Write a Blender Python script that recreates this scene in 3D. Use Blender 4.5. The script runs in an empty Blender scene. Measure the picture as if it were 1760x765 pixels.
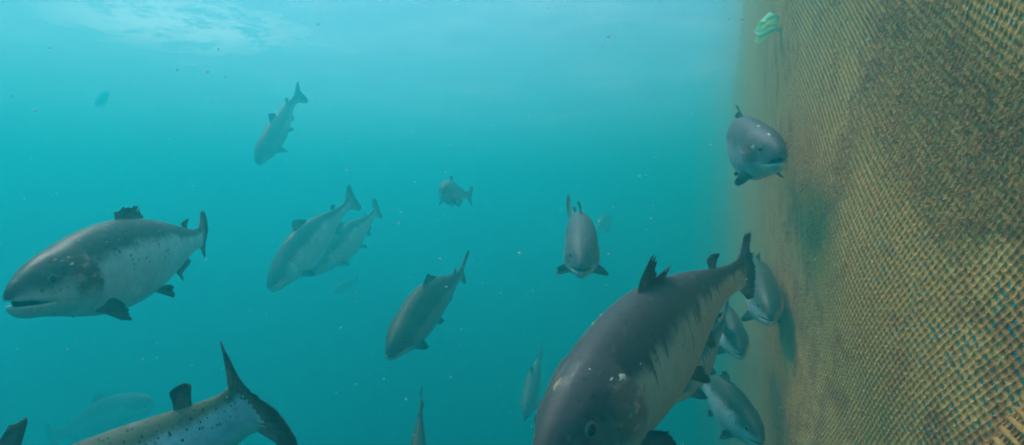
import bpy, math, random
import numpy as np
from mathutils import Vector, Matrix, noise as mnoise

sc = bpy.context.scene
COL = sc.collection
R = math.radians

# ------------------------------------------------------------------ camera
F_PX, CX, CY = 960.0, 880.0, 382.5          # focal length and centre in photograph pixels
cam = bpy.data.cameras.new('camera')
camera = bpy.data.objects.new('camera', cam)
COL.objects.link(camera)
cam.sensor_width = 36.0
cam.lens = 36.0 * F_PX / 1760.0
cam.clip_start = 0.02
cam.clip_end = 500.0
camera.rotation_euler = (R(90), 0, 0)
sc.camera = camera

# ------------------------------------------------------------------ sky, sun, exposure
SUN_DIR = Vector((-0.43, 0.28, 0.85)).normalized()
world = bpy.data.worlds.new('World')
sc.world = world
world.use_nodes = True
wn = world.node_tree
sky_tex = wn.nodes.new('ShaderNodeTexSky')
sky_tex.sky_type = 'NISHITA'
sky_tex.sun_disc = False
sky_tex.sun_elevation = math.asin(SUN_DIR.z)
sky_tex.sun_rotation = math.atan2(SUN_DIR.x, SUN_DIR.y)
wn.links.new(sky_tex.outputs[0], wn.nodes['Background'].inputs[0])
wn.nodes['Background'].inputs[1].default_value = 0.15
sun = bpy.data.lights.new('sun', 'SUN')
sun.energy = 3.0
sun.angle = R(28)      # spread by the rippled surface
sun.color = (1.0, 0.95, 0.88)
sun_ob = bpy.data.objects.new('sun', sun)
COL.objects.link(sun_ob)
sun_ob.rotation_euler = SUN_DIR.to_track_quat('Z', 'Y').to_euler()
sc.view_settings.view_transform = 'Standard'
sc.view_settings.look = 'None'
sc.view_settings.exposure = 0.90
sc.view_settings.gamma = 1.0
sc.render.engine = 'CYCLES'
sc.cycles.volume_bounces = 5
sc.cycles.max_bounces = 10
sc.cycles.transparent_max_bounces = 12
sc.cycles.use_denoising = True
sc.cycles.filter_width = 2.0

WATER_TOP = 2.25       # the haze of the water ends just under the surface sheet
SEA_BED = -14.0


# ------------------------------------------------------------------ helpers
def at(px, py, d):
    """a point that many metres ahead of the camera, seen at that photograph pixel"""
    return Vector(((px - CX) / F_PX * d, d, -(py - CY) / F_PX * d))


def sstep(a, b, x):
    t = np.clip((np.asarray(x, float) - a) / (b - a), 0, 1)
    return t * t * (3 - 2 * t)


def mesh_ob(name, V, Fc, mat, parent=None, smooth=True, attrs=None):
    me = bpy.data.meshes.new(name)
    me.from_pydata([tuple(v) for v in V], [], [tuple(f) for f in Fc])
    for k, a in (attrs or {}).items():
        a = np.asarray(a, dtype=np.float32)
        if a.ndim == 1:
            me.attributes.new(k, 'FLOAT', 'POINT').data.foreach_set('value', a)
        else:
            me.attributes.new(k, 'FLOAT_VECTOR', 'POINT').data.foreach_set('vector', a.ravel())
    if smooth:
        me.polygons.foreach_set('use_smooth', [True] * len(me.polygons))
    me.materials.append(mat)
    me.update()
    o = bpy.data.objects.new(name, me)
    COL.objects.link(o)
    if parent is not None:
        o.parent = parent
    return o


def fast_mesh(name, V, quads, mat, parent=None, smooth=True, attrs=None):
    V = np.asarray(V, np.float32)
    quads = np.asarray(quads, np.int32)
    k = quads.shape[1]
    me = bpy.data.meshes.new(name)
    me.vertices.add(len(V))
    me.vertices.foreach_set('co', V.ravel())
    me.loops.add(quads.size)
    me.loops.foreach_set('vertex_index', quads.ravel())
    me.polygons.add(len(quads))
    me.polygons.foreach_set('loop_start', np.arange(0, quads.size, k, dtype=np.int32))
    me.polygons.foreach_set('loop_total', np.full(len(quads), k, np.int32))
    me.polygons.foreach_set('use_smooth', np.full(len(quads), smooth))
    for kk, a in (attrs or {}).items():
        me.attributes.new(kk, 'FLOAT', 'POINT').data.foreach_set('value', np.asarray(a, np.float32))
    me.materials.append(mat)
    me.update(calc_edges=True)
    me.validate()
    o = bpy.data.objects.new(name, me)
    COL.objects.link(o)
    if parent is not None:
        o.parent = parent
    return o


def tag(o, label=None, cat=None, group=None, kind=None):
    if label: o['label'] = label
    if cat: o['category'] = cat
    if group: o['group'] = group
    if kind: o['kind'] = kind
    return o


class NT:
    """small node-tree writer"""
    def __init__(self, name):
        self.m = bpy.data.materials.new(name)
        self.m.use_nodes = True
        self.t = self.m.node_tree
        self.t.nodes.clear()
        self.out = self.t.nodes.new('ShaderNodeOutputMaterial')

    def n(self, typ, ins=None, **props):
        nd = self.t.nodes.new(typ)
        for k, v in props.items():
            setattr(nd, k, v)
        for k, v in (ins or {}).items():
            self.set(nd.inputs[k], v)
        return nd

    def set(self, sock, v):
        if hasattr(v, 'node'):
            self.t.links.new(v, sock)
        elif isinstance(v, tuple) and len(v) == 3 and sock.type == 'RGBA':
            sock.default_value = (*v, 1)
        else:
            sock.default_value = v

    def math(self, op, a, b=0.0, c=None, clamp=False):
        nd = self.n('ShaderNodeMath', {0: a, 1: b}, operation=op, use_clamp=clamp)
        if c is not None: self.set(nd.inputs[2], c)
        return nd.outputs[0]

    def ramp(self, x, lo, hi, a=0.0, b=1.0):
        return self.n('ShaderNodeMapRange', {0: x, 1: lo, 2: hi, 3: a, 4: b}, interpolation_type='SMOOTHSTEP').outputs[0]

    def mix(self, f, a, b, mode='MIX'):
        nd = self.n('ShaderNodeMix', data_type='RGBA', blend_type=mode)
        self.set(nd.inputs[0], f); self.set(nd.inputs[6], a); self.set(nd.inputs[7], b)
        return nd.outputs[2]

    def attr(self, name):
        return self.n('ShaderNodeAttribute', attribute_name=name)

    def noise(self, vec, scale, detail=3.0, rough=0.55):
        return self.n('ShaderNodeTexNoise', {'Vector': vec, 'Scale': scale, 'Detail': detail, 'Roughness': rough}).outputs[0]


# ------------------------------------------------------------------ materials
def skin_material(name, back, flank, belly, spot=0.8, smear=0.0, gillc=(0.105, 0.030, 0.018), line=0.36, spots=70.0, few=0.42, mask=0.57, metal=0.22, rough=0.52):
    m = NT(name)
    rest = m.attr('rest').outputs['Vector']
    s = m.attr('along').outputs['Fac']
    ph = m.attr('around').outputs['Fac']
    mouth = m.attr('mouth').outputs['Fac']
    gill = m.attr('gill').outputs['Fac']
    big = m.noise(rest, 7.0, 4.0)
    mid = m.noise(rest, 26.0, 4.0, 0.6)
    fine = m.noise(rest, 110.0, 3.0, 0.6)
    # vertical dark smears running down the flank
    st = m.n('ShaderNodeMapping', {'Vector': rest, 'Scale': (38.0, 6.0, 4.0)}).outputs[0]
    smr = m.noise(st, 1.0, 3.0, 0.6)
    p2 = m.math('ADD', ph, m.math('MULTIPLY', m.math('SUBTRACT', big, 0.5), 0.16))
    p2 = m.math('ADD', p2, m.math('MULTIPLY', m.math('SUBTRACT', mid, 0.5), 0.10))
    if smear:
        p2 = m.math('SUBTRACT', p2, m.math('MULTIPLY', m.ramp(smr, 0.5, 0.72), smear))
    c = m.mix(m.ramp(p2, line - 0.07, line + 0.07), back, flank)
    c = m.mix(m.ramp(p2, 0.58, 0.86), c, belly)
    # darker crown and snout
    hd = m.math('MULTIPLY', m.ramp(s, 0.21, 0.12), m.ramp(p2, mask + 0.09, mask - 0.07))
    c = m.mix(m.math('MULTIPLY', hd, 0.85), c, tuple(v * 1.05 for v in back))
    jw = m.math('MULTIPLY', m.ramp(s, 0.20, 0.10), m.ramp(ph, 0.545, 0.60))
    c = m.mix(m.math('MULTIPLY', jw, 0.6), c, (0.62, 0.54, 0.46))
    # mottling
    mul = m.math('ADD', 0.20, m.math('ADD', m.math('MULTIPLY', fine, 0.55), m.math('ADD', m.math('MULTIPLY', mid, 0.55), m.math('MULTIPLY', big, 0.50))))
    c = m.mix(1.0, c, m.n('ShaderNodeCombineColor', {0: mul, 1: mul, 2: mul}).outputs[0], 'MULTIPLY')
    # pale scuffs where slime and scales are rubbed off
    sf = m.noise(m.n('ShaderNodeMapping', {'Vector': rest, 'Scale': (9.0, 22.0, 22.0)}).outputs[0], 1.0, 6.0, 0.7)
    c = m.mix(m.math('MULTIPLY', m.ramp(sf, 0.56, 0.74), 0.38), c, flank)
    # black spots on back and upper flank
    v = m.n('ShaderNodeTexVoronoi', {'Vector': rest, 'Scale': spots, 'Randomness': 1.0})
    pick = m.n('ShaderNodeSeparateColor', {0: v.outputs['Color']})
    rad = m.math('MULTIPLY', pick.outputs[0], 0.40)
    sp = m.math('LESS_THAN', v.outputs['Distance'], rad)
    sp = m.math('MULTIPLY', sp, m.math('GREATER_THAN', pick.outputs[1], few))
    sp = m.math('MULTIPLY', sp, m.ramp(ph, 0.58, 0.42))
    c = m.mix(m.math('MULTIPLY', sp, spot), c, (0.012, 0.014, 0.014))
    # small pale flecks of slime and lost scales
    v2 = m.n('ShaderNodeTexVoronoi', {'Vector': rest, 'Scale': 60.0})
    pk2 = m.n('ShaderNodeSeparateColor', {0: v2.outputs['Color']})
    fl = m.math('MULTIPLY', m.math('LESS_THAN', v2.outputs['Distance'], m.math('MULTIPLY', pk2.outputs[2], 0.13)), m.math('GREATER_THAN', pk2.outputs[0], 0.80))
    c = m.mix(m.math('MULTIPLY', fl, 0.8), c, (0.65, 0.64, 0.58))
    # gill cover stain, mouth lining
    gc = m.mix(m.ramp(m.noise(m.n('ShaderNodeMapping', {'Vector': rest, 'Rotation': (0, 0.6, 0), 'Scale': (26.0, 26.0, 55.0)}).outputs[0], 1.0, 3.0), 0.52, 0.70), gillc, (0.45, 0.24, 0.18))
    c = m.mix(m.math('MULTIPLY', gill, m.ramp(mid, 0.22, 0.42)), c, gc)
    c = m.mix(m.math('MULTIPLY', m.attr('slit').outputs['Fac'], 0.92), c, (0.03, 0.025, 0.022))
    c = m.mix(mouth, c, (0.018, 0.016, 0.016))
    sc_v = m.n('ShaderNodeTexVoronoi', {'Vector': m.n('ShaderNodeMapping', {'Vector': rest, 'Scale': (1.0, 1.3, 1.3)}).outputs[0], 'Scale': 170.0})
    hgt = m.math('ADD', m.math('MULTIPLY', sc_v.outputs['Distance'], m.ramp(s, 0.20, 0.26)), m.math('MULTIPLY', fine, 0.8))
    bump = m.n('ShaderNodeBump', {'Height': hgt, 'Strength': 0.22, 'Distance': 0.0012})
    b = m.n('ShaderNodeBsdfPrincipled', {'Base Color': c, 'Normal': bump.outputs[0], 'Specular IOR Level': 0.28})
    m.set(b.inputs['Roughness'], m.math('ADD', rough - 0.1, m.math('MULTIPLY', mid, 0.25)))
    m.set(b.inputs['Metallic'], m.math('MULTIPLY', m.ramp(p2, line - 0.05, line + 0.15), metal))
    m.t.links.new(b.outputs[0], m.out.inputs['Surface'])
    return m.m


def fin_material(name, base, tip):
    m = NT(name)
    r = m.attr('out').outputs['Fac']
    t = m.attr('ray').outputs['Fac']
    cv = m.n('ShaderNodeCombineXYZ', {0: t, 1: r, 2: 0.0}).outputs[0]
    nz = m.noise(m.n('ShaderNodeMapping', {'Vector': cv, 'Scale': (26.0, 3.0, 1.0)}).outputs[0], 1.0, 4.0)
    n2 = m.noise(cv, 5.0, 3.0)
    c = m.mix(m.ramp(m.math('ADD', r, m.math('MULTIPLY', m.math('SUBTRACT', n2, 0.5), 0.7)), 0.15, 0.9), base, tip)
    mul = m.math('ADD', 0.55, m.math('MULTIPLY', nz, 0.9))
    c = m.mix(1.0, c, m.n('ShaderNodeCombineColor', {0: mul, 1: mul, 2: mul}).outputs[0], 'MULTIPLY')
    bump = m.n('ShaderNodeBump', {'Height': nz, 'Strength': 0.5, 'Distance': 0.002})
    b = m.n('ShaderNodeBsdfPrincipled', {'Base Color': c, 'Roughness': 0.45, 'Normal': bump.outputs[0]})
    tr = m.n('ShaderNodeBsdfTranslucent', {'Color': c})
    mx = m.n('ShaderNodeMixShader', {0: 0.55, 1: b.outputs[0], 2: tr.outputs[0]})
    m.t.links.new(mx.outputs[0], m.out.inputs['Surface'])
    return m.m


def plain(name, col, rough=0.5, scale=40.0, amp=0.35, bump=0.0, spec=0.5, subsurf=0.0):
    m = NT(name)
    tc = m.n('ShaderNodeTexCoord').outputs['Object']
    nz = m.noise(tc, scale, 4.0, 0.6)
    mul = m.math('ADD', 1.0 - amp / 2, m.math('MULTIPLY', nz, amp))
    c = m.mix(1.0, col, m.n('ShaderNodeCombineColor', {0: mul, 1: mul, 2: mul}).outputs[0], 'MULTIPLY')
    b = m.n('ShaderNodeBsdfPrincipled', {'Base Color': c, 'Roughness': rough, 'Specular IOR Level': spec})
    if bump:
        bp = m.n('ShaderNodeBump', {'Height': nz, 'Strength': bump, 'Distance': 0.004})
        m.t.links.new(bp.outputs[0], b.inputs['Normal'])
    m.t.links.new(b.outputs[0], m.out.inputs['Surface'])
    return m.m


SKIN_SILVER = skin_material('salmon_skin_silver', (0.062, 0.060, 0.044), (0.56, 0.52, 0.51), (0.72, 0.64, 0.56), spot=0.75, metal=0.5, rough=0.40, mask=0.44)
SKIN_GREEN = skin_material('salmon_skin_green', (0.055, 0.055, 0.024), (0.24, 0.24, 0.25), (0.50, 0.45, 0.38), spot=0.9, line=0.40, spots=88.0, few=0.2)
SKIN_SPOT = skin_material('salmon_skin_spotted', (0.115, 0.112, 0.066), (0.46, 0.45, 0.50), (0.66, 0.58, 0.48), spot=0.95, line=0.34, spots=125.0, few=0.1)
SKIN_DARK = skin_material('salmon_skin_dark', (0.062, 0.049, 0.049), (0.41, 0.345, 0.27), (0.54, 0.45, 0.34), spot=0.4, smear=0.22, line=0.36, gillc=(0.16, 0.085, 0.06))
SKIN_GREY = skin_material('salmon_skin_grey', (0.110, 0.095, 0.098), (0.32, 0.29, 0.29), (0.58, 0.50, 0.44), spot=0.5, line=0.42)
FIN = fin_material('salmon_fin_dark', (0.20, 0.165, 0.14), (0.075, 0.058, 0.050))
TAIL = fin_material('salmon_tail_fin', (0.30, 0.27, 0.23), (0.10, 0.085, 0.075))
FIN_PALE = fin_material('salmon_fin_pale', (0.14, 0.15, 0.14), (0.22, 0.22, 0.20))
IRIS = plain('eye_iris', (0.12, 0.11, 0.09), 0.3, 300.0, 0.5)
PUPIL = plain('eye_pupil', (0.006, 0.006, 0.008), 0.06, 50.0, 0.1)
FLESH_PALE = plain('pale_skin_flake', (0.62, 0.55, 0.40), 0.6, 160.0, 0.7, 0.4)
FLESH_TAN = plain('tan_wound', (0.42, 0.27, 0.12), 0.6, 200.0, 0.9, 0.4)
FLESH_RED = plain('raw_gill_edge', (0.46, 0.20, 0.14), 0.5, 160.0, 0.7, 0.4)

# ------------------------------------------------------------------ salmon
PROF_S = [0.0, .004, .015, .03, .055, .08, .115, .15, .21, .30, .42, .55, .68, .78, .86, .92, .97, 1.0]
PROF_T = [.006, .020, .037, .050, .066, .079, .093, .101, .119, .136, .143, .130, .101, .072, .052, .044, .045, .047]
PROF_B = [.006, .017, .031, .042, .054, .064, .076, .086, .104, .126, .138, .127, .095, .064, .047, .040, .043, .046]
PROF_W = [.007, .014, .022, .029, .039, .048, .058, .066, .074, .080, .081, .072, .051, .034, .022, .015, .009, .003]


def smooth_interp(x, xs, ys):
    """monotone-ish cubic through the profile points"""
    xs = np.asarray(xs); ys = np.asarray(ys)
    m = np.gradient(ys, xs)
    i = np.clip(np.searchsorted(xs, x) - 1, 0, len(xs) - 2)
    h = xs[i + 1] - xs[i]
    t = np.clip((x - xs[i]) / h, 0, 1)
    return ((2*t**3 - 3*t**2 + 1) * ys[i] + (t**3 - 2*t**2 + t) * h * m[i] + (-2*t**3 + 3*t**2) * ys[i+1] + (t**3 - t**2) * h * m[i+1])


class Fish:
    """one salmon: straight rest shape (x back, y left, z up, length 1), bent along a spine and set between snout and tail root"""

    def __init__(self, name, label, head, tail, roll=0.0, bend=0.0, tailbend=0.0, arch=0.0, plump=1.0, wide=1.0, gape=0.12,
                 skin=None, fin=None, seed=0, fins=None, gill=0.0, eyes=True, group='salmon swimming in the net pen', pect=(0.0, 0.0), hook=0.0, detail=1):
        self.rng = np.random.default_rng(seed + 11)
        self.seed = seed
        self.plump, self.wide, self.gape, self.gillv, self.hook = plump, wide, gape, gill, hook
        # spine
        S = np.linspace(-0.05, 1.35, 300)
        yaw = bend * (np.clip(S, .22, 1.1) - .22) + tailbend * sstep(.62, 1.08, S)
        pit = arch * (np.clip(S, .2, 1.1) - .2)
        d = np.stack([-np.cos(yaw) * np.cos(pit), np.sin(yaw) * np.cos(pit), np.sin(pit)], 1)
        ds = S[1] - S[0]
        pos = np.cumsum(d, 0) * ds
        k0 = np.argmin(abs(S)); pos -= pos[k0]
        self.S, self.pos = S, pos
        self.lat = np.stack([np.sin(yaw), np.cos(yaw), np.zeros_like(yaw)], 1)
        self.up = np.cross(-d, self.lat)
        # placement
        chord = Vector(self.mapv([1.0], [0], [0])[0]) - Vector(self.mapv([0.0], [0], [0])[0])
        wc = tail - head
        self.scale = wc.length / chord.length
        Fw = (-wc).normalized()
        upw = Vector((0, 0, 1)); upw = (upw - Fw * upw.dot(Fw)).normalized()
        lf = upw.cross(Fw)
        Fl = (-chord).normalized(); ul = Vector((0, 0, 1)); ul = (ul - Fl * ul.dot(Fl)).normalized(); ll = ul.cross(Fl)
        A = Matrix((Fw, lf, upw)).transposed()
        B = Matrix((Fl, ll, ul)).transposed()
        Rm = Matrix.Rotation(roll, 3, Fw) @ A @ B.transposed()
        mid = Vector(self.mapv([0.42], [0], [0])[0])
        root = bpy.data.objects.new(name, None)
        COL.objects.link(root)
        root.empty_display_size = 0.05
        self.mid = mid
        M = Rm.to_4x4()
        M.translation = head + Rm @ (mid * self.scale)
        root.matrix_world = M
        self.root = root
        tag(root, label, 'fish', group)
        self.skin, self.fin_m = skin or SKIN_SILVER, fin or FIN
        self.build_body(detail)
        if eyes:
            for sd in (1, -1): self.build_eye(sd)
        self.build_fins(fins or {}, pect)

    # --- rest -> local
    def mapv(self, s, y, z):
        s = np.asarray(s, float); y = np.asarray(y, float); z = np.asarray(z, float)
        def ip(A): return np.stack([np.interp(s, self.S, A[:, k]) for k in range(3)], -1)
        return ip(self.pos) + ip(self.lat) * y[..., None] + ip(self.up) * z[..., None]

    def local(self, s, y, z):
        return (self.mapv(s, y, z) - np.array(self.mid)) * self.scale

    def prof(self, s):
        s = np.asarray(s, float)
        k = 1 + (self.plump - 1) * sstep(.08, .35, s) * (1 - sstep(.6, .9, s))
        kw = 1 + (self.wide - 1) * (1 - sstep(.6, .9, s))
        return smooth_interp(s, PROF_S, PROF_T) * k, smooth_interp(s, PROF_S, PROF_B) * k, smooth_interp(s, PROF_S, PROF_W) * kw

    def surf(self, s, phi, side, off=0.0):
        """point on the closed flank at that station and angle from the back (rest shape)"""
        T, B, W = self.prof(s)
        s = np.asarray(s, float); phi = np.asarray(phi, float)
        sp = np.abs(np.sin(phi)) ** 0.94; cp = np.sign(np.cos(phi)) * np.abs(np.cos(phi)) ** 0.94
        # gill cover stands proud of the flank and ends in a step
        edge = .192 + .030 * np.exp(-((phi - 1.65) / .55) ** 2)
        g = .0110 * sstep(.10, .17, s) * (1 - sstep(0, .006, s - edge)) * np.exp(-((phi - 1.6) / .85) ** 2)
        g = g - .005 * np.exp(-((s - edge - .008) / .006) ** 2) * np.exp(-((phi - 1.6) / .8) ** 2)
        # brow ridge and eye socket, cheek hollow
        g = g + .004 * np.exp(-((s - .085) / .03) ** 2 - ((phi - .85) / .22) ** 2)
        g = g - .003 * np.exp(-((s - .115) / .02) ** 2 - ((phi - 1.55) / .25) ** 2)
        g = g - .002 * np.exp(-((s - .045) / .012) ** 2 - ((phi - .95) / .2) ** 2)
        o = off + g
        return s, side * (W + o) * sp, np.where(cp > 0, (T + o), (B + o)) * cp

    def jaw(self, s, z, w):
        """swing the lower jaw down about its hinge; w = 1 on the jaw, 0 above the mouth"""
        hs, hz = .110, -.034
        a = self.gape * w * (1 - sstep(.045, .13, s))
        x, zz = s - hs, z - hz
        return hs + x * np.cos(a) + zz * np.sin(a) * 0.6, hz + zz * np.cos(a) + x * np.sin(a)

    def build_body(self, detail):
        n1, n2 = (44, 46)
        t = np.linspace(0, 1, n1)
        ss = np.concatenate([.26 * t ** 1.6, np.linspace(.26, 1.0, n2)[1:]])
        NU = len(ss)
        a_up = np.linspace(0, 1, 14); a_lo = np.linspace(0, 1, 13)
        pm = 1.72 + .22 * sstep(.0, .09, ss)           # angle of the mouth line from the back
        cols = []
        # half ring: 14 upper (last = upper lip), palate, floor, 13 lower (first = lower lip)
        for k in range(14): cols.append((a_up[k], 'u'))
        cols += [(0, 'p'), (0, 'f')]
        for k in range(13): cols.append((a_lo[k], 'l'))
        NV = len(cols)
        op = 1 - sstep(.066, .088, ss)                   # mouth slit fades out at its corner
        V, along, around, mouth, gill, slit = [], [], [], [], [], []
        rest = []
        eps = .012
        for side in (1, -1):
            for k, (a, kind) in enumerate(cols):
                if kind == 'u': phi = a * (pm - eps)
                elif kind == 'l': phi = (pm + eps) + a * (math.pi - pm - eps)
                else: phi = pm.copy()
                s, y, z = self.surf(ss, phi, side)
                s = s + 0 * phi
                if kind in 'pf':
                    y = y * (1 - .72 * op)
                    s = s + .010 * op * (1 - sstep(0, .03, ss))
                    z = z + (.006 if kind == 'p' else -.004) * op
                w = 1.0 if kind in 'fl' else 0.0
                if self.hook and kind == 'l':
                    z = z + self.hook * np.exp(-(ss / .02) ** 2)
                s2, z2 = self.jaw(s, z, w) if w else (s, z)
                if not w and self.gape > .16:
                    z2 = z2 + (self.gape - .16) * .05 * (1 - sstep(0, .12, ss))
                # closed area behind the corner: join floor and palate
                V.append(np.stack([s2, y, z2], 1))
                rest.append(np.stack([-ss, y * 1.0, z], 1))
                along.append(ss); around.append(phi / math.pi)
                mouth.append((op if kind in 'pf' else 0 * ss))
                gm = sstep(.125, .15, ss) * (1 - sstep(.0, .012, ss - (.192 + .030 * np.exp(-((phi - 1.65) / .55) ** 2)))) * np.exp(-((phi - 1.30) / .56) ** 4)
                gill.append(gm * self.gillv)
                ed = .192 + .030 * np.exp(-((phi - 1.65) / .55) ** 2)
                slit.append(np.exp(-((ss - ed - .007) / .0045) ** 2) * np.exp(-((phi - 1.75) / .75) ** 4) + .8 * np.exp(-((ss - .036) / .0035) ** 2 - ((phi - .95) / .10) ** 2))
        V = np.array(V)            # (2*NV, NU, 3)
        idx = np.arange(2 * NV * NU).reshape(2 * NV, NU)
        L = self.local(V[..., 0].ravel(), V[..., 1].ravel(), V[..., 2].ravel())
        faces = []
        for side in (0, 1):
            o = side * NV
            for k in range(NV - 1):
                for j in range(NU - 1):
                    q = (idx[o + k, j], idx[o + k, j + 1], idx[o + k + 1, j + 1], idx[o + k + 1, j])
                    faces.append(q if side == 0 else q[::-1])
        remap = {}
        for j in range(NU):        # weld the two halves along back and belly
            remap[idx[NV, j]] = idx[0, j]
            remap[idx[2 * NV - 1, j]] = idx[NV - 1, j]
        faces = [tuple(int(remap.get(v, v)) for v in f) for f in faces]
        # snout caps: upper jaw, mouth back, lower jaw; tail cap
        lid = [int(idx[k, 0]) for k in range(15)]; rid = [int(remap.get(idx[NV + k, 0], idx[NV + k, 0])) for k in range(15)]
        for k in range(14):
            f = [lid[k], lid[k + 1], rid[k + 1], rid[k]]
            faces.append(tuple(dict.fromkeys(f)))
        l2 = [int(idx[k, 0]) for k in range(15, NV)]; r2 = [int(remap.get(idx[NV + k, 0], idx[NV + k, 0])) for k in range(15, NV)]
        for k in range(len(l2) - 1):
            f = [l2[k], l2[k + 1], r2[k + 1], r2[k]]
            faces.append(tuple(dict.fromkeys(f)))
        faces.append((lid[14], l2[0], r2[0], rid[14]))
        le = [int(idx[k, NU - 1]) for k in range(NV)]; re = [int(remap.get(idx[NV + k, NU - 1], idx[NV + k, NU - 1])) for k in range(NV)]
        for k in range(NV - 1):
            f = list(dict.fromkeys([le[k], re[k], re[k + 1], le[k + 1]]))
            if len(f) > 2: faces.append(tuple(f))
        faces = [f for f in faces if len(set(f)) > 2]
        # drop the unused welded vertices
        used = np.zeros(len(L), bool)
        for f in faces: used[list(f)] = True
        new = -np.ones(len(L), int); new[used] = np.arange(used.sum())
        faces = [tuple(int(new[v]) for v in f) for f in faces]
        pick = lambda A: np.array(A).reshape(-1)[used]
        restA = np.array(rest).reshape(-1, 3)[used] + self.seed * 3.7
        self.body = mesh_ob('body', L[used], faces, self.skin, self.root, True,
                            {'along': pick(along), 'around': pick(around), 'mouth': pick(mouth), 'gill': pick(gill), 'slit': pick(slit), 'rest': restA})

    def frame_at(self, s, phi, side):
        p = np.array(self.local(*[np.array([v]) for v in self.surf(s, phi, side)]))[0]
        e = .004
        ps = np.array(self.local(*[np.array([v]) for v in self.surf(s + e, phi, side)]))[0] - p
        pp = np.array(self.local(*[np.array([v]) for v in self.surf(s, phi + e * 8, side)]))[0] - p
        n = np.cross(ps, pp) * side
        n = n / np.linalg.norm(n)
        if np.dot(n, p - np.array(self.local(np.array([s]), np.array([0.]), np.array([0.]))[0])) < 0: n = -n
        ps = ps / np.linalg.norm(ps); pp = np.cross(n, ps)
        return p, ps, pp, n

    def dome(self, name, p, a, b, n, r, h, mat, parent, nr=7, na=20, bury=.0):
        V = [p + n * (h - bury)]; Fc = []
        for i in range(1, nr + 1):
            th = i / nr * math.pi / 2
            for k in range(na):
                u = 2 * math.pi * k / na
                V.append(p + (a * math.cos(u) + b * math.sin(u)) * r * math.sin(th) + n * (h * math.cos(th) - bury))
        for k in range(na): Fc.append((0, 1 + k, 1 + (k + 1) % na))
        for i in range(nr - 1):
            for k in range(na):
                x = 1 + i * na; k2 = (k + 1) % na
                Fc.append((x + k, x + na + k, x + na + k2, x + k2))
        return mesh_ob(name, V, Fc, mat, parent)

    def build_eye(self, sd):
        p, a, b, n = self.frame_at(.087, 1.16, sd)
        r = .0140 * self.scale
        e = self.dome('eye', p, a, b, n, r, r * .36, IRIS, self.root, bury=r * .12)
        self.dome('pupil', p + n * r * .12, a, b, n, r * .66, r * .24, PUPIL, e)

    def patch(self, name, s, phi, side, rs, rp, mat, seed, h=.0009, n=20, label=None):
        """a raised ragged fleck lying on the skin"""
        g = np.random.default_rng(seed)
        V = [self.surf(s, phi, side, h)]; Fc = []
        rr = np.clip(1 + .5 * np.convolve(g.normal(0, 1, n + 2), [.3, .5, .3], 'valid'), .3, 1.9)
        for ring, k in ((.55, h), (1.0, -.002)):
            for i in range(n):
                u = 2 * math.pi * i / n
                V.append(self.surf(s + rs * ring * rr[i] * math.cos(u), phi + rp * ring * rr[i] * math.sin(u), side, k))
        for i in range(n):
            j = (i + 1) % n
            Fc.append((0, 1 + i, 1 + j)); Fc.append((1 + i, 1 + n + i, 1 + n + j, 1 + j))
        A = np.array([[float(c) for c in v] for v in V])
        o = mesh_ob(name, self.local(A[:, 0], A[:, 1], A[:, 2]), Fc, mat, self.root, True)
        if label: o['label'] = label
        return o

    def find(self, px, py):
        """station, angle and side of the skin spot nearest the viewer in that direction"""
        M = np.array(self.root.matrix_world)
        best = None
        S_, P_ = np.meshgrid(np.linspace(.02, .95, 180), np.linspace(.02, 3.1, 140))
        for sd in (1, -1):
            q = self.local(*[a.ravel() for a in self.surf(S_, P_, sd)])
            w = q @ M[:3, :3].T + M[:3, 3]
            e = np.hypot(CX + F_PX * w[:, 0] / w[:, 1] - px, CY - F_PX * w[:, 2] / w[:, 1] - py)
            e = np.where(e < 5, e * .3, e * 4) + 300 * np.linalg.norm(w, axis=1)
            k = int(np.argmin(e))
            if best is None or e[k] < best[0]: best = (e[k], S_.ravel()[k], P_.ravel()[k], sd)
        return best[1:]

    def fin(self, name, base, dlead, dtrail, lens, nt=34, nr=12, th=.0042, rag=.12, curl=0.0, mat=None, seed=0, power=1.0, torn=()):
        """fin sheet with rays: base(t) -> rest point, ray direction swings from dlead to dtrail, lens = [(t, length)...]"""
        g = np.random.default_rng(self.seed * 31 + seed)
        T = np.linspace(0, 1, nt); Rr = np.linspace(0, 1, nr)
        b = np.array([base(t) for t in T])
        dl, dt = np.array(dlead, float), np.array(dtrail, float)
        D = dl[None] * (1 - T[:, None] ** power) + dt[None] * T[:, None] ** power
        D /= np.linalg.norm(D, axis=1)[:, None]
        ln = np.interp(T, [q[0] for q in lens], [q[1] for q in lens])
        jit = np.convolve(g.random(nt + 4) - .5, [.25, .5, .25], 'same')[2:-2] + .8 * (g.random(nt) - .5)
        ln = ln * (1 + rag * jit)
        for (t0, wd, dp) in torn:
            ln = ln * (1 - dp * np.exp(-((T - t0) / wd) ** 2))
        tb = (b[-1] - b[0]); tb /= np.linalg.norm(tb) + 1e-9
        nrm = np.cross(tb, D[nt // 2]); nrm /= np.linalg.norm(nrm)
        P = b[:, None] + D[:, None] * (ln[:, None] * Rr[None])[..., None]
        wob = curl * (ln[:, None] * Rr[None] ** 2) + .010 * np.sin(T * 7 + self.seed)[:, None] * Rr[None] ** 2
        P = P + nrm[None, None] * wob[..., None]
        ray = .72 + .28 * np.cos(T * 2 * math.pi * 13)
        tk = th * (1 - .82 * Rr[None] ** .8) * ray[:, None] * .5
        tk[0] *= .6; tk[-1] *= .4
        A = P + nrm * tk[..., None]; Bk = P - nrm * tk[..., None]
        V = np.concatenate([A.reshape(-1, 3), Bk.reshape(-1, 3)])
        n = nt * nr; Fc = []
        ix = lambda i, j: i * nr + j
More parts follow.
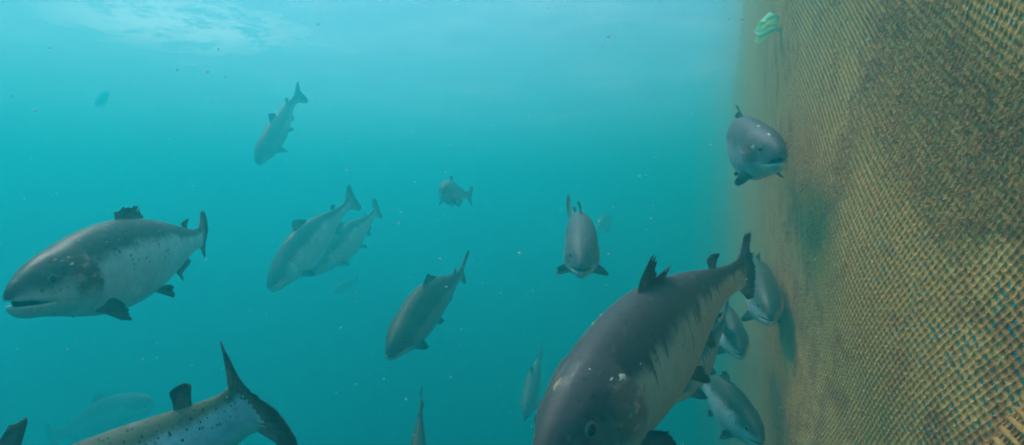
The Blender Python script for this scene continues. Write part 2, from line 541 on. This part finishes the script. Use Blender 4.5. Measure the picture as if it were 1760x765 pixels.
        for i in range(nt - 1):
            for j in range(nr - 1):
                Fc.append((ix(i, j), ix(i + 1, j), ix(i + 1, j + 1), ix(i, j + 1)))
                Fc.append((n + ix(i, j), n + ix(i, j + 1), n + ix(i + 1, j + 1), n + ix(i + 1, j)))
        rim = [ix(0, j) for j in range(nr)] + [ix(i, nr - 1) for i in range(1, nt)] + [ix(nt - 1, j) for j in range(nr - 2, -1, -1)]
        for q in range(len(rim) - 1):
            a, c = rim[q], rim[q + 1]
            Fc.append((a, c, n + c, n + a))
        L = self.local(V[:, 0], V[:, 1], V[:, 2])
        ra = np.tile(np.repeat(T, nr), 2); ro = np.tile(np.tile(Rr, nt), 2)
        return mesh_ob(name, L, Fc, mat or self.fin_m, self.root, True, {'ray': ra, 'out': ro})

    def build_fins(self, o, pect):
        P = self.prof
        def top(s0, s1, sink=.012):
            return lambda t: (s0 + (s1 - s0) * t, 0.0, float(P(s0 + (s1 - s0) * t)[0]) - sink)
        def bot(s0, s1, sink=.012):
            return lambda t: (s0 + (s1 - s0) * t, 0.0, -float(P(s0 + (s1 - s0) * t)[1]) + sink)
        dl = o.get('dorsal', [(0, .055), (.12, .085), (.35, .075), (.7, .05), (1, .035)])
        self.fin('dorsal_fin', top(.41, .545), (.50, 0, .86), (.85, 0, .5), dl, seed=1, rag=o.get('rag', .15), curl=o.get('dcurl', .1), torn=o.get('dtorn', ()))
        self.fin('adipose_fin', top(.80, .835, .008), (.40, 0, .92), (.70, 0, .72), [(0, .024), (.25, .046), (.55, .050), (.85, .038), (1, .015)], nt=14, nr=8, seed=2, rag=.05, th=.009)
        self.fin('anal_fin', bot(.715, .80), (.55, 0, -.83), (.9, 0, -.42), [(0, .075), (.2, .088), (.6, .06), (1, .04)], nt=24, seed=3, mat=o.get('anal', FIN_PALE))
        cl = o.get('caudal', [(0, .105), (.07, .140), (.16, .135), (.32, .100), (.5, .082), (.68, .100), (.84, .135), (.93, .140), (1, .105)])
        self.fin('tail_fin', lambda t: (.965 + .012 * math.sin(math.pi * t), 0.0, .046 - .092 * t), (.76, 0, .65), (.76, 0, -.65), cl, nt=52, nr=14, seed=4, rag=o.get('crag', .08), curl=o.get('ccurl', .0), th=.013, torn=o.get('ctorn', ()), mat=o.get('tail', TAIL))
        for sd, pf in ((1, pect[0]), (-1, pect[1])):
            bs = lambda t, sd=sd: tuple(float(v) for v in self.surf(.224 + .016 * t, 2.62 - .42 * t, sd, -.008))
            spread = .45 + pf
            self.fin('pectoral_fin', bs, (.78, sd * spread, -.50), (.92, sd * spread * .8, -.05), [(0, .085), (.10, .115), (.35, .105), (.7, .075), (1, .045)], nt=26, seed=5 + sd, rag=.10, th=.008, curl=.10 * sd)
            bs2 = lambda t, sd=sd: tuple(float(v) for v in self.surf(.548 + .020 * t, 2.92 - .25 * t, sd, -.008))
            self.fin('pelvic_fin', bs2, (.85, sd * .32, -.48), (.97, sd * .22, -.10), [(0, .085), (.2, .095), (1, .05)], nt=18, nr=8, seed=9 + sd, rag=.1, th=.006)


def make_fish():
    fs = {}
    G = 'salmon swimming in the net pen'
    b = Fish('salmon', 'large dark salmon nearest the net with torn back fin and tan sores on its head',
             at(926, 822, .50), at(1281, 466, .98), bend=.24, tailbend=.10, plump=.92, wide=.98, gape=.05, skin=SKIN_DARK, seed=1, gill=.8,
             fins={'dorsal': [(0, .045), (.06, .072), (.24, .075), (.30, .045), (.38, .03), (.46, .050), (.80, .052), (1, .035)], 'rag': .35, 'dcurl': -.3, 'crag': .25, 'anal': FIN, 'tail': FIN, 'caudal': [(0, .07), (.07, .098), (.16, .095), (.32, .070), (.5, .056), (.68, .070), (.84, .090), (.93, .095), (1, .07)]}, group=G)
    fs['dark'] = b
    for k, (px, py, r1, r2, mt, lb) in enumerate(((955, 660, .016, .12, FLESH_TAN, 'tan sore on the crown of the head'), (1070, 648, .012, .075, FLESH_PALE, 'pale flake behind the eye'), (1054, 650, .005, .03, FLESH_PALE, None),
                                                  (1022, 528, .006, .03, FLESH_PALE, None), (1012, 548, .006, .03, FLESH_PALE, None), (1110, 665, .012, .07, FLESH_RED, 'raw reddish edge of the gill cover'), (1098, 700, .012, .10, FLESH_RED, None))):
        st, an, sd = b.find(px, py)
        b.patch('skin_sore', st, an, sd, r1, r2, mt, 40 + k, label=lb)
    f = Fish('salmon', 'big silver salmon at left swimming left with open mouth and stained gill cover',
         at(14, 517, .76), at(348, 406, 1.30), bend=0.0, tailbend=-.22, plump=1.03, gape=.15, skin=SKIN_SILVER, seed=2, gill=1.0, pect=(-.1, -.1),
         fins={'dorsal': [(0, .04), (.3, .065), (.6, .075), (.66, .05), (.75, .06), (1, .03)], 'rag': .3, 'caudal': [(0, .08), (.07, .112), (.16, .108), (.32, .08), (.5, .064), (.68, .08), (.84, .108), (.93, .112), (1, .08)]}, group=G)
    for k, (px, py, r1, r2, mt) in enumerate(((95, 446, .008, .045, FLESH_TAN), (119, 440, .005, .03, FLESH_PALE), (108, 447, .009, .02, FLESH_PALE), (124, 452, .006, .04, FLESH_PALE), (116, 478, .013, .025, FLESH_RED), (126, 486, .012, .02, FLESH_RED), (132, 474, .010, .02, FLESH_RED))):
        st, an, sd = f.find(px, py)
        f.patch('skin_sore', st, an, sd, r1, r2, mt, 60 + k)
    Fish('salmon', 'spotted salmon at lower left leaving the frame, only its tail half in view',
         at(-465, 1300, .56), at(436, 694, .57), tailbend=1.0, plump=1.0, skin=SKIN_SPOT, seed=3, group=G,
         fins={'caudal': [(0, .08), (.07, .112), (.16, .105), (.32, .075), (.5, .06), (.68, .075), (.84, .100), (.93, .105), (1, .08)], 'dorsal': [(0, .06), (.1, .105), (.24, .11), (.30, .04), (.44, .03), (.50, .105), (.66, .11), (.72, .04), (1, .03)], 'rag': .1})
    Fish('salmon', 'faint grey-green salmon at lower left fading into the water behind the spotted tail',
         at(262, 690, 4.4), at(95, 752, 4.7), seed=5, skin=SKIN_GREY, group=G)
    Fish('salmon', 'hazy salmon highest at left diving head-down with its forked tail up',
         at(441, 280, 3.8), at(513, 166, 4.3), roll=R(0), seed=6, skin=SKIN_GREY, bend=-.35, tailbend=.5, plump=.85, group=G)
    Fish('salmon', 'front salmon of the overlapping pair left of centre, slanting down to the left',
         at(463, 497, 2.8), at(602, 348, 3.35), seed=7, plump=1.12, bend=.3, tailbend=-.1, skin=SKIN_SILVER, group=G)
    Fish('salmon', 'rear salmon of the overlapping pair left of centre, partly hidden by the other',
         at(540, 468, 3.4), at(646, 364, 3.9), seed=8, plump=1.16, tailbend=-.2, skin=SKIN_SILVER, group=G)
    Fish('salmon', 'small distant salmon in mid water facing the camera with its mouth open',
         at(762, 328, 3.3), at(806, 336, 3.85), seed=9, gape=.22, bend=.5, skin=SKIN_GREY, group=G)
    Fish('salmon', 'green-backed salmon in the centre nosing down to the left with raised back fin',
         at(667, 610, 1.65), at(795, 466, 2.2), roll=R(-12), seed=10, bend=.35, tailbend=-.3, plump=1.14, skin=SKIN_GREEN, group=G)
    Fish('salmon', 'salmon at the bottom centre diving away, only its narrow tail half in view',
         at(708, 930, 1.45), at(724, 694, 1.8), seed=11, skin=SKIN_GREEN, group=G)
    Fish('salmon', 'salmon right of centre coming head-on with both side fins spread',
         at(999, 462, 1.50), at(980, 372, 2.1), seed=12, skin=SKIN_GREY, bend=-.25, pect=(.5, .5), group=G)
    Fish('salmon', 'dim salmon half hidden behind the left edge of the large dark one',
         at(902, 718, 3.4), at(930, 606, 4.0), seed=13, skin=SKIN_GREY, group=G)
    g = Fish('salmon', 'blue-grey salmon at upper right beside the net facing the camera, mouth turned down',
         at(1345, 270, 1.08), at(1276, 232, 1.56), seed=14, skin=SKIN_GREY, gape=.17, bend=.55, roll=R(10), gill=.6, group=G)
    for k, (px, py, r1, r2) in enumerate(((1322, 226, .016, .10), (1304, 212, .010, .05), (1290, 252, .010, .12))):  # pale scars; the first also stands in for a highlight on the crown
        st, an, sd = g.find(px, py)
        g.patch('skin_sore', st, an, sd, r1, r2, FLESH_PALE, 80 + k, h=.0015)
    Fish('salmon', 'pale teal salmon peeking out right of the dark salmon\'s tail by the net',
         at(1325, 548, 1.36), at(1288, 448, 1.84), seed=15, skin=SKIN_SILVER, group=G)
    Fish('salmon', 'pale salmon head below the dark salmon\'s tail, second from the top beside the net',
         at(1276, 608, 1.6), at(1224, 518, 2.05), seed=16, skin=SKIN_SILVER, group=G)
    Fish('salmon', 'dark salmon tucked close under the belly of the large dark one',
         at(1138, 684, 1.25), at(1245, 556, 1.65), seed=17, skin=SKIN_DARK, group=G)
    Fish('salmon', 'teal salmon at the bottom beside the foot of the net, pointing down to the right',
         at(1310, 760, 1.38), at(1195, 636, 1.85), seed=18, skin=SKIN_SILVER, group=G)
    Fish('salmon', 'barely visible salmon far off below the overlapping pair',
         at(570, 505, 6.6), at(612, 480, 7.0), seed=21, skin=SKIN_GREY, group=G)
    Fish('salmon', 'barely visible salmon far off between the head-on salmon and the dark one',
         at(1030, 392, 5.6), at(1050, 376, 6.2), seed=22, skin=SKIN_GREY, group=G)
    Fish('salmon', 'barely visible salmon far off in the bright water at upper left',
         at(166, 180, 9.0), at(186, 160, 9.6), seed=23, skin=SKIN_GREY, group=G)
    return fs


# ------------------------------------------------------------------ setting: sea bed, surface, water
def build_setting():
    n = 40
    xs = np.linspace(-60, 60, n)
    V = [(x, y, SEA_BED + .4 * mnoise.noise((x * .08, y * .08, 0))) for y in xs for x in xs]
    Fc = [(j * n + i, j * n + i + 1, (j + 1) * n + i + 1, (j + 1) * n + i) for j in range(n - 1) for i in range(n - 1)]
    tag(mesh_ob('sea_bed', V, Fc, plain('silt', (0.12, 0.11, 0.08), 0.9, 2.0, 0.5, 0.3)), kind='structure')
    # wavy surface sheet
    n = 260
    u = np.linspace(-1, 1, n)
    g = np.sign(u) * np.abs(u) ** 1.8 * 45
    V = []
    for y in g:
        for x in g:
            h = .045 * mnoise.noise((x * .9, (y) * .9, 3.1)) + .03 * mnoise.noise((x * 2.3, y * 2.3, 7.7)) + .012 * mnoise.noise((x * 6.1, y * 6.1, 1.7))
            V.append((x, y + 6.0, WATER_TOP + .16 + h))
    Fc = [(j * n + i, j * n + i + 1, (j + 1) * n + i + 1, (j + 1) * n + i) for j in range(n - 1) for i in range(n - 1)]
    m = NT('water_surface')
    tc = m.n('ShaderNodeTexCoord').outputs['Object']
    nz = m.noise(tc, 5.0, 5.0, 0.6)
    bp = m.n('ShaderNodeBump', {'Height': nz, 'Strength': 0.6, 'Distance': 0.05})
    tr = m.n('ShaderNodeBsdfTransparent', {'Color': (0.95, 0.98, 1.0)})
    rf = m.n('ShaderNodeBsdfRefraction', {'Color': (1, 1, 1), 'Roughness': 0.25, 'IOR': 1.15, 'Normal': bp.outputs[0]})
    mx = m.n('ShaderNodeMixShader', {0: 0.2, 1: tr.outputs[0], 2: rf.outputs[0]})
    # surface glow and sun glints put in as translucent white, strongest ahead on left
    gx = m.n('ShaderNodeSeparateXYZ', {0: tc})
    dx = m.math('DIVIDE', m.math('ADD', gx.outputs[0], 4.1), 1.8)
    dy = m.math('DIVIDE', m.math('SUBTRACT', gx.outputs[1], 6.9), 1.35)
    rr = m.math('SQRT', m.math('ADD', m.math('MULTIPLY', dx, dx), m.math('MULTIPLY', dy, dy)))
    glint_nz = m.noise(tc, 2.2, 6.0, 0.7)
    patch = m.math('MULTIPLY', m.ramp(rr, 1.25, 0.15), m.ramp(glint_nz, 0.36, 0.56))
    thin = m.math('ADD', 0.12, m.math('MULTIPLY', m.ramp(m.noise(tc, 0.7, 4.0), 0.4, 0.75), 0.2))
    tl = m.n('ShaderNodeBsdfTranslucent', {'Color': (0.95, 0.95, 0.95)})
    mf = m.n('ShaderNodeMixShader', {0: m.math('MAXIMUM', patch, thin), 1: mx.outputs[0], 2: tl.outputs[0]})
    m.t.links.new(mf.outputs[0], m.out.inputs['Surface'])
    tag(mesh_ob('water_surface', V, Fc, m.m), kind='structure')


def build_haze():
    x, y0, y1, zb, zt = 34.0, -30.0, 42.0, SEA_BED - 1.5, WATER_TOP
    V = [(-x, y0, zb), (x, y0, zb), (x, y1, zb), (-x, y1, zb), (-x, y0, zt), (x, y0, zt), (x, y1, zt), (-x, y1, zt)]
    Fc = [(0, 3, 2, 1), (4, 5, 6, 7), (0, 1, 5, 4), (1, 2, 6, 5), (2, 3, 7, 6), (3, 0, 4, 7)]
    m = NT('murky_sea_water')
    v = m.n('ShaderNodeVolumePrincipled', {'Color': (0.020, 0.598, 0.618), 'Density': 0.29, 'Anisotropy': 0.35, 'Absorption Color': (0, 0, 0)})
    m.t.links.new(v.outputs[0], m.out.inputs['Volume'])
    tag(mesh_ob('haze', V, Fc, m.m, None, False), kind='stuff')


def build_silt():
    """brown murk hanging along the far run of the net, thicker towards the net"""
    V, Fc = [], []
    nu, nv = 32, 16
    ax = Vector((0.39, 1.0, 0)).normalized(); sx = Vector((1.0, -0.39, 0)).normalized()
    c = Vector((1.28, 2.75, -0.25))
    for k, (tw, tl, tz) in enumerate(((.36, 1.85, 2.35), (.28, 1.75, 2.3), (.21, 1.65, 2.25), (.15, 1.5, 2.2), (.10, 1.4, 2.1))):
        V, Fc = [], []
        for j in range(nv + 1):
            th = math.pi * j / nv
            for i in range(nu):
                ph = 2 * math.pi * i / nu
                V.append(c + sx * (tw * math.sin(th) * math.cos(ph)) + ax * (tl * math.sin(th) * math.sin(ph)) + Vector((0, 0, tz * math.cos(th))))
        for j in range(nv):
            for i in range(nu):
                a, b = j * nu + i, j * nu + (i + 1) % nu
                Fc.append((a, a + nu, b + nu, b))
        if k < 3:
            m = NT('silt_murk')
            v = m.n('ShaderNodeVolumePrincipled', {'Color': (0.62, 0.38, 0.12), 'Density': (.045, .10, .22)[k], 'Anisotropy': 0.2, 'Absorption Color': (0, 0, 0)})
            m.t.links.new(v.outputs[0], m.out.inputs['Volume'])
        tag(mesh_ob('silt_cloud', V, Fc, m.m), kind='stuff')


# ------------------------------------------------------------------ fish-farm net
# plan of the wall: it runs away from the camera and bellies outwards beyond a metre or so
_y = np.linspace(-0.6, 26.0, 5400)
_slope = .21 + .180 * sstep(.8, 2.1, _y) - .02 * sstep(4.0, 9.0, _y)
_x = .40 + np.cumsum(_slope) * (_y[1] - _y[0])
_x = _x - np.interp(0.0, _y, _x) + .40
_u = np.concatenate([[0], np.cumsum(np.hypot(np.diff(_x), np.diff(_y)))])
_u -= np.interp(0.0, _y, _u)
_h = np.hypot(_slope, 1.0)


def vnoise(U, W, seed, sc_):
    return np.array([mnoise.noise((u * sc_ + seed * 13.1, w * sc_ - seed * 7.3, seed * 2.9)) for u, w in zip(U, W)])


def net_bulge(u, w):
    calm = 1 - .92 * sstep(1.1, 1.9, u)
    return calm * (.03 * np.sin(u * 2.1 + 1.0) * np.cos(w * 1.7) + .015 * np.sin(u * 5.3 + w * 3.1) + .008 * np.sin(w * 9 - u * 7))


def net_point(u, w, off=0.0):
    """u metres along the wall from beside the camera, w height, off metres out of the pen"""
    u = np.asarray(u, float); w = np.asarray(w, float)
    o = net_bulge(u, w) + off
    sl = np.interp(u, _u, _slope); h = np.hypot(sl, 1.0)
    return np.stack([np.interp(u, _u, _x) + o / h, np.interp(u, _u, _y) - o * sl / h, w + 0 * u], -1)


def net_out(u):
    sl = np.interp(u, _u, _slope); h = np.hypot(sl, 1.0)
    return np.stack([1 / h, -sl / h, 0 * h], -1)


def net_along(u):
    sl = np.interp(u, _u, _slope); h = np.hypot(sl, 1.0)
    return np.stack([sl / h, 1 / h, 0 * h], -1)


def net_material(far=False):
    m = NT('fouled_net_far' if far else 'fouled_net')
    tc = m.n('ShaderNodeTexCoord').outputs['Object']
    big = m.noise(tc, 2.6, 4.0, 0.6)
    mid = m.noise(tc, 14.0, 4.0, 0.65)
    fine = m.noise(tc, 130.0, 3.0, 0.7)
    c = m.mix(m.ramp(big, 0.36, 0.64), (0.585, 0.255, 0.052), (0.66, 0.330, 0.090))
    c = m.mix(m.math('MULTIPLY', m.ramp(m.math('ADD', m.math('MULTIPLY', mid, .6), m.math('MULTIPLY', big, .4)), 0.46, 0.60), 0.85), c, (0.40, 0.130, 0.028))
    c = m.mix(m.math('MULTIPLY', m.ramp(fine, 0.50, 0.72), 0.5), c, (0.70, 0.40, 0.15))
    if far:                                   # slots between the twines with their shade painted dark, too small to build here
        vo = m.n('ShaderNodeTexVoronoi', {'Vector': tc, 'Scale': 75.0, 'Randomness': 0.35})
        c = m.mix(m.math('MULTIPLY', m.ramp(vo.outputs['Distance'], 0.42, 0.26), 0.8), c, (0.05, 0.05, 0.03))
    bp = m.n('ShaderNodeBump', {'Height': fine, 'Strength': 0.8, 'Distance': 0.003})
    b = m.n('ShaderNodeBsdfPrincipled', {'Base Color': c, 'Roughness': 0.85, 'Specular IOR Level': 0.2, 'Normal': bp.outputs[0]})
    m.t.links.new(b.outputs[0], m.out.inputs['Surface'])
    return m.m


def build_net():
    root = bpy.data.objects.new('fish_net', None)
    COL.objects.link(root)
    root.location = (.40, 0, -2.0)
    bpy.context.view_layer.update()
    tag(root, 'brown algae-covered knotted net wall of the fish pen along the right side', 'net')
    mat = net_material()
    base = np.array(root.location)
    rng = np.random.default_rng(5)
    # skewed lattice of small slots in thick furred twine
    E1 = np.array([-.0062, -.0060]); E2 = np.array([.0087, -.0085])
    O = np.array([.6, 0.0])
    N = 620
    I, J = np.meshgrid(np.arange(-N, N), np.arange(-N, N), indexing='ij')
    I = I.ravel(); J = J.ravel()
    C = O + I[:, None] * E1 + J[:, None] * E2
    U1 = 2.9
    ok = (C[:, 0] > .28) & (C[:, 0] < U1) & (np.abs(C[:, 1]) < .43 * C[:, 0] + .16)
    I, J, C = I[ok], J[ok], C[ok]
    n = len(I)
    foul = vnoise(C[:, 0], C[:, 1], 1, 3.2) * .6 + vnoise(C[:, 0], C[:, 1], 2, 12.0) * .4

    def hsh(a, b, k):
        v = np.sin(a * 127.1 + b * 311.7 + k * 74.7) * 43758.5453
        return v - np.floor(v)

    def lat(a, b):
        """lattice corner (half steps allowed) with its own small wander and height"""
        q = O + a[:, None] * E1 + b[:, None] * E2
        q = q + np.stack([hsh(a, b, 1) - .5, hsh(a, b, 2) - .5], 1) * .0024
        hh = .0003 + .0013 * hsh(a, b, 3)
        return q, hh
    cols = []
    ring = [(-.5, -.5), (0, -.5), (.5, -.5), (.5, 0), (.5, .5), (0, .5), (-.5, .5), (-.5, 0)]
    for k, (da, db) in enumerate(ring):
        q, hh = lat(I + da, J + db)
        cols.append(net_point(q[:, 0], q[:, 1], -(hh if k % 2 == 0 else hh * .55)))
    # slot ring: a leaning oval, front lip and back lip
    ang = [math.atan2(db * 1.0, da * 1.0) for da, db in ring]
    jx = (hsh(I, J, 5) - .5) * .0022; jy = (hsh(I, J, 6) - .5) * .0022
    # cleaner stretches where one sees through
    clear = -.42 * np.exp(-((C[:, 0] - .68) / .14) ** 2 - ((C[:, 1] + .15) / .10) ** 2) - .36 * np.exp(-((C[:, 0] - .78) / .16) ** 2 - ((C[:, 1] + .27) / .09) ** 2) \
        + .30 * np.exp(-((C[:, 0] - .56) / .14) ** 2 - ((C[:, 1] - .22) / .09) ** 2)
    size = np.clip(1.0 - 1.0 * clear - .55 * foul + .25 * (hsh(I, J, 7) - .5), .45, 1.5)
    cosx = []
    for k, (da, db) in enumerate(ring):
        v = da * E1 + db * E2
        a_ = math.atan2(v[1], v[0])
        cosx.append((math.cos(a_), math.sin(a_)))
    for lip, off, gr in ((0, .0003, 1.15), (1, .0020, .95)):
        for k in range(8):
            cu = C[:, 0] + jx + cosx[k][0] * .0021 * size * gr
            cw = C[:, 1] + jy + cosx[k][1] * .0032 * size * gr
            cols.append(net_point(cu, cw, off + .0008 * (hsh(I, J, 20 + k) - .5)))
    V = np.stack(cols, 1)
    o = np.arange(n) * 24
    q = []
    for k in range(8):
        k2 = (k + 1) % 8
        q.append(np.stack([o + k, o + k2, o + 8 + k2, o + 8 + k], 1))
        q.append(np.stack([o + 8 + k, o + 8 + k2, o + 16 + k2, o + 16 + k], 1))
    tag(fast_mesh('twine_mesh', (V.reshape(-1, 3) - base), np.concatenate(q), mat, root), kind='stuff')
    # growth that closes most of the slots
    closed = (foul + clear + (hsh(I, J, 9) - .5) * .5) > -.36
    m = int(closed.sum())
    fl = np.stack([V[closed][:, 16 + k] for k in range(8)], 1)
    dep = (.0010 + .0014 * hsh(I, J, 11) - .0012 * np.clip(foul, 0, 1))[closed]
    cc = net_point((C[:, 0] + jx)[closed], (C[:, 1] + jy)[closed], dep)
    W = np.concatenate([cc[:, None], fl - net_out(C[closed][:, 0])[:, None] * .0004], 1)
    o = np.arange(m) * 9
    tri = np.concatenate([np.stack([o, o + 1 + k, o + 1 + (k + 1) % 8], 1) for k in range(8)])
    tag(fast_mesh('algae_film', W.reshape(-1, 3) - base, tri, mat, root), kind='stuff')
    # the far run of the wall, where meshes can no longer be told apart
    nu, nw = 260, 140
    uu = U1 - .03 + (np.linspace(0, 1, nu) ** 1.7) * 20.0
    Vs = []
    for u in uu:
        lim = min(.50 * u + .5, 9.0)
        ww = np.clip(np.linspace(-lim, lim, nw), -9.0, WATER_TOP + .05)
        off = .014 * vnoise(np.full(nw, u), ww, 4, 14.0) + .004
        Vs.append(net_point(np.full(nw, u), ww, off) - base)
    Vs = np.concatenate(Vs)
    ii = np.arange(nu * nw).reshape(nu, nw)
    q = np.stack([ii[:-1, :-1], ii[1:, :-1], ii[1:, 1:], ii[:-1, 1:]], -1).reshape(-1, 4)
    tag(fast_mesh('far_netting', Vs, q, net_material(True), root), kind='stuff')
    # fur of brown weed
    T = 170000
    tu = .30 + rng.random(T) ** 1.3 * 2.6
    tw = (rng.random(T) * 2 - 1) * (.43 * tu + .12)
    dens = vnoise(tu, tw, 1, 3.2) * .6 + vnoise(tu, tw, 6, 9.0) * .5
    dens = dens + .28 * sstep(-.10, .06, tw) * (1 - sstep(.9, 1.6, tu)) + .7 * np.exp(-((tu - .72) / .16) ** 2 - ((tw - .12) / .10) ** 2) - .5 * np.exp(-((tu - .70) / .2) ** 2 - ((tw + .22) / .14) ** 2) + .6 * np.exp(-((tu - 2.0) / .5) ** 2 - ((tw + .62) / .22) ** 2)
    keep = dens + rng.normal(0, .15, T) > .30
    tu, tw = tu[keep], tw[keep]
    n = len(tu)
    NO = net_out(tu)
    p0 = net_point(tu, tw, -.001) - base
    ln = .002 + .0055 * rng.random(n) ** 1.5
    dirv = -NO * (.4 + .6 * rng.random(n))[:, None] + np.array([0, 0, -1.0])[None] * (rng.random(n) * 1.4 - .4)[:, None] + net_along(tu) * rng.normal(0, .5, n)[:, None]
    dirv /= np.linalg.norm(dirv, axis=1)[:, None]
    sd = np.cross(dirv, rng.normal(0, 1, (n, 3))); sd /= np.linalg.norm(sd, axis=1)[:, None]
    wd = (.0004 + .0006 * rng.random(n))[:, None]
    mid = p0 + dirv * (ln * .55)[:, None]
    tip = p0 + dirv * ln[:, None] + np.array([0, 0, -1.0])[None] * (ln * .35)[:, None]
    V = np.stack([p0 - sd * wd, p0 + sd * wd, mid + sd * wd * .9, mid - sd * wd * .9, tip], 1).reshape(-1, 3)
    o = np.arange(n) * 5
    tri = np.concatenate([np.stack([o, o + 1, o + 2], 1), np.stack([o, o + 2, o + 3], 1), np.stack([o + 3, o + 2, o + 4], 1)])
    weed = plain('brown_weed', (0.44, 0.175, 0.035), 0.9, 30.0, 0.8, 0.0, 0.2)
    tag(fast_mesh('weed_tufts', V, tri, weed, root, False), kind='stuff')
    # corded hem that crosses the wall low down beside the camera
    a0, a1 = np.array([.690, -.300]), np.array([.560, -.105])
    run = np.array([-.145, -.070])
    ncord = 15
    LV, LQ = [], []
    for k in range(ncord):
        st = a0 + (a1 - a0) * (k / (ncord - 1)) + rng.normal(0, .0012, 2)
        t = np.linspace(0, 1, 22)
        pu = st[0] + run[0] * t + .0015 * np.sin(t * 9 + k); pw = st[1] + run[1] * t + .0012 * np.sin(t * 13 + 2 * k)
        c = net_point(pu, pw, -.0075) - base
        dv = np.gradient(c, axis=0); dv /= np.linalg.norm(dv, axis=1)[:, None]
        no = net_out(pu); sd = np.cross(dv, no); sd /= np.linalg.norm(sd, axis=1)[:, None]
        rr = .0036 * (1 + .22 * np.sin(t * 75 + k) + rng.normal(0, .07, len(t)))
        Vc = np.stack([c + sd * (rr * math.cos(x))[:, None] + no * (rr * math.sin(x))[:, None] for x in np.arange(7) * 2 * math.pi / 7], 1)
        ii = np.arange(22 * 7).reshape(22, 7)
        q = np.stack([ii[:-1], ii[1:], np.roll(ii, -1, 1)[1:], np.roll(ii, -1, 1)[:-1]], -1).reshape(-1, 4)
        fast_mesh('hem_cord', Vc.reshape(-1, 3), q, mat, root)
        if k == ncord - 1: continue
        step = (a1 - a0) / (ncord - 1)
        for t in np.linspace(0, 1, 32):                       # short loops lacing cord to cord
            q0 = st + run * t; q1 = q0 + step + rng.normal(0, .0008, 2)
            cc = net_point(np.array([q0[0], (q0[0] + q1[0]) / 2, q1[0]]), np.array([q0[1], (q0[1] + q1[1]) / 2, q1[1]]), np.array([-.0065, -.0045, -.0065])) - base
            ob = len(LV)
            for c in cc:
                for (x, y) in ((-1, -1), (1, -1), (1, 1), (-1, 1)):
                    LV.append(c + net_along(st[0]) * .0011 * x + net_out(st[0]) * .0011 * y)
            for r_ in range(2):
                for e in range(4):
                    LQ.append((ob + r_ * 4 + e, ob + r_ * 4 + (e + 1) % 4, ob + r_ * 4 + 4 + (e + 1) % 4, ob + r_ * 4 + 4 + e))
    tag(fast_mesh('hem_lacing', LV, LQ, mat, root), kind='stuff')


# ------------------------------------------------------------------ drifting bits
def build_bits():
    rng = np.random.default_rng(9)
    pts = [(942, 14, 1.2, 2.2), (1046, 63, 1.2, 1.8), (375, 85, 1.0, 1.6), (548, 8, 1.4, 1.6), (546, 24, 1.4, 1.2), (530, 60, 1.4, 1.0), (940, 170, 1.3, 2.0), (596, 293, 1.2, 2.0),
           (116, 600, .9, 1.6), (586, 563, 1.1, 1.5), (612, 660, 1.0, 1.4), (1125, 270, 1.2, 1.5), (893, 436, .8, 2.0), (85, 82, 1.3, 2.6), (304, 120, 1.3, 2.2), (60, 190, 1.3, 2.2), (362, 174, 1.4, 2.2),
           (698, 686, 1.0, 1.6), (775, 648, 1.0, 1.4), (660, 651, 1.2, 1.6), (908, 130, 1.4, 1.8), (1030, 380, 1.4, 1.8), (1492, 68, .75, 1.4), (1400, 446, .9, 1.2), (1340, 700, .9, 1.2)]
    for k in range(600):
        pts.append((rng.random() * 1450, rng.random() * 765, .6 + 2.4 * rng.random(), .35 + 1.2 * rng.random() ** 2.5))
    V, Fc = [], []
    for (px, py, d, r) in pts:
        c = np.array(at(px, py, d)); r = r * .0017
        sq = .5 + .5 * rng.random(3)
        o = len(V)
        for v in ((1, 0, 0), (-1, 0, 0), (0, 1, 0), (0, -1, 0), (0, 0, 1), (0, 0, -1)):
            V.append(c + np.array(v) * r * sq * (.7 + .6 * rng.random()))
        for f in ((0, 2, 4), (2, 1, 4), (1, 3, 4), (3, 0, 4), (2, 0, 5), (1, 2, 5), (3, 1, 5), (0, 3, 5)):
            Fc.append(tuple(o + q for q in f))
    tag(mesh_ob('drifting_particles', V, Fc, plain('marine_snow', (0.75, 0.72, 0.64), 0.8, 20.0, 0.3)), kind='stuff')


def build_scrap():
    """crumpled piece of pale film drifting near the net"""
    c = at(1318, 46, 1.55)
    n = 13
    V = []
    for j in range(n):
        for i in range(n):
            u, v = i / (n - 1) - .5, j / (n - 1) - .5
            x = u * (.054 - .025 * v) - .012 * v
            z = v * .050 + .012 * math.sin(u * 5) + .010 * u
            y = .014 * math.sin(u * 9 + v * 4) + .012 * math.cos(v * 11 + u * 3)
            V.append((x, y, z))
    k = len(V)
    V += [(x, y + .0012, z) for x, y, z in V]
    Fc = []
    for j in range(n - 1):
        for i in range(n - 1):
            a = j * n + i
            Fc.append((a, a + 1, a + n + 1, a + n)); Fc.append((k + a, k + a + n, k + a + n + 1, k + a + 1))
    rim = [i for i in range(n)] + [j * n + n - 1 for j in range(1, n)] + [(n - 1) * n + i for i in range(n - 2, -1, -1)] + [j * n for j in range(n - 2, 0, -1)]
    for q in range(len(rim)):
        a, b = rim[q], rim[(q + 1) % len(rim)]
        Fc.append((a, k + a, k + b, b))
    m = NT('pale_green_film')
    tc = m.n('ShaderNodeTexCoord').outputs['Object']
    cc = m.mix(m.noise(tc, 60.0, 3.0), (0.62, 0.95, 0.66), (0.85, 0.98, 0.72))
    d = m.n('ShaderNodeBsdfDiffuse', {'Color': cc}); t = m.n('ShaderNodeBsdfTranslucent', {'Color': cc})
    mx = m.n('ShaderNodeMixShader', {0: .5, 1: d.outputs[0], 2: t.outputs[0]})
    m.t.links.new(mx.outputs[0], m.out.inputs['Surface'])
    o = mesh_ob('plastic_scrap', V, Fc, m.m)
    o.location = c
    tag(o, 'small crumpled pale green scrap of film drifting at upper right by the net', 'scrap')


build_setting()
build_net()
build_scrap()
make_fish()
build_bits()
build_haze()
build_silt()
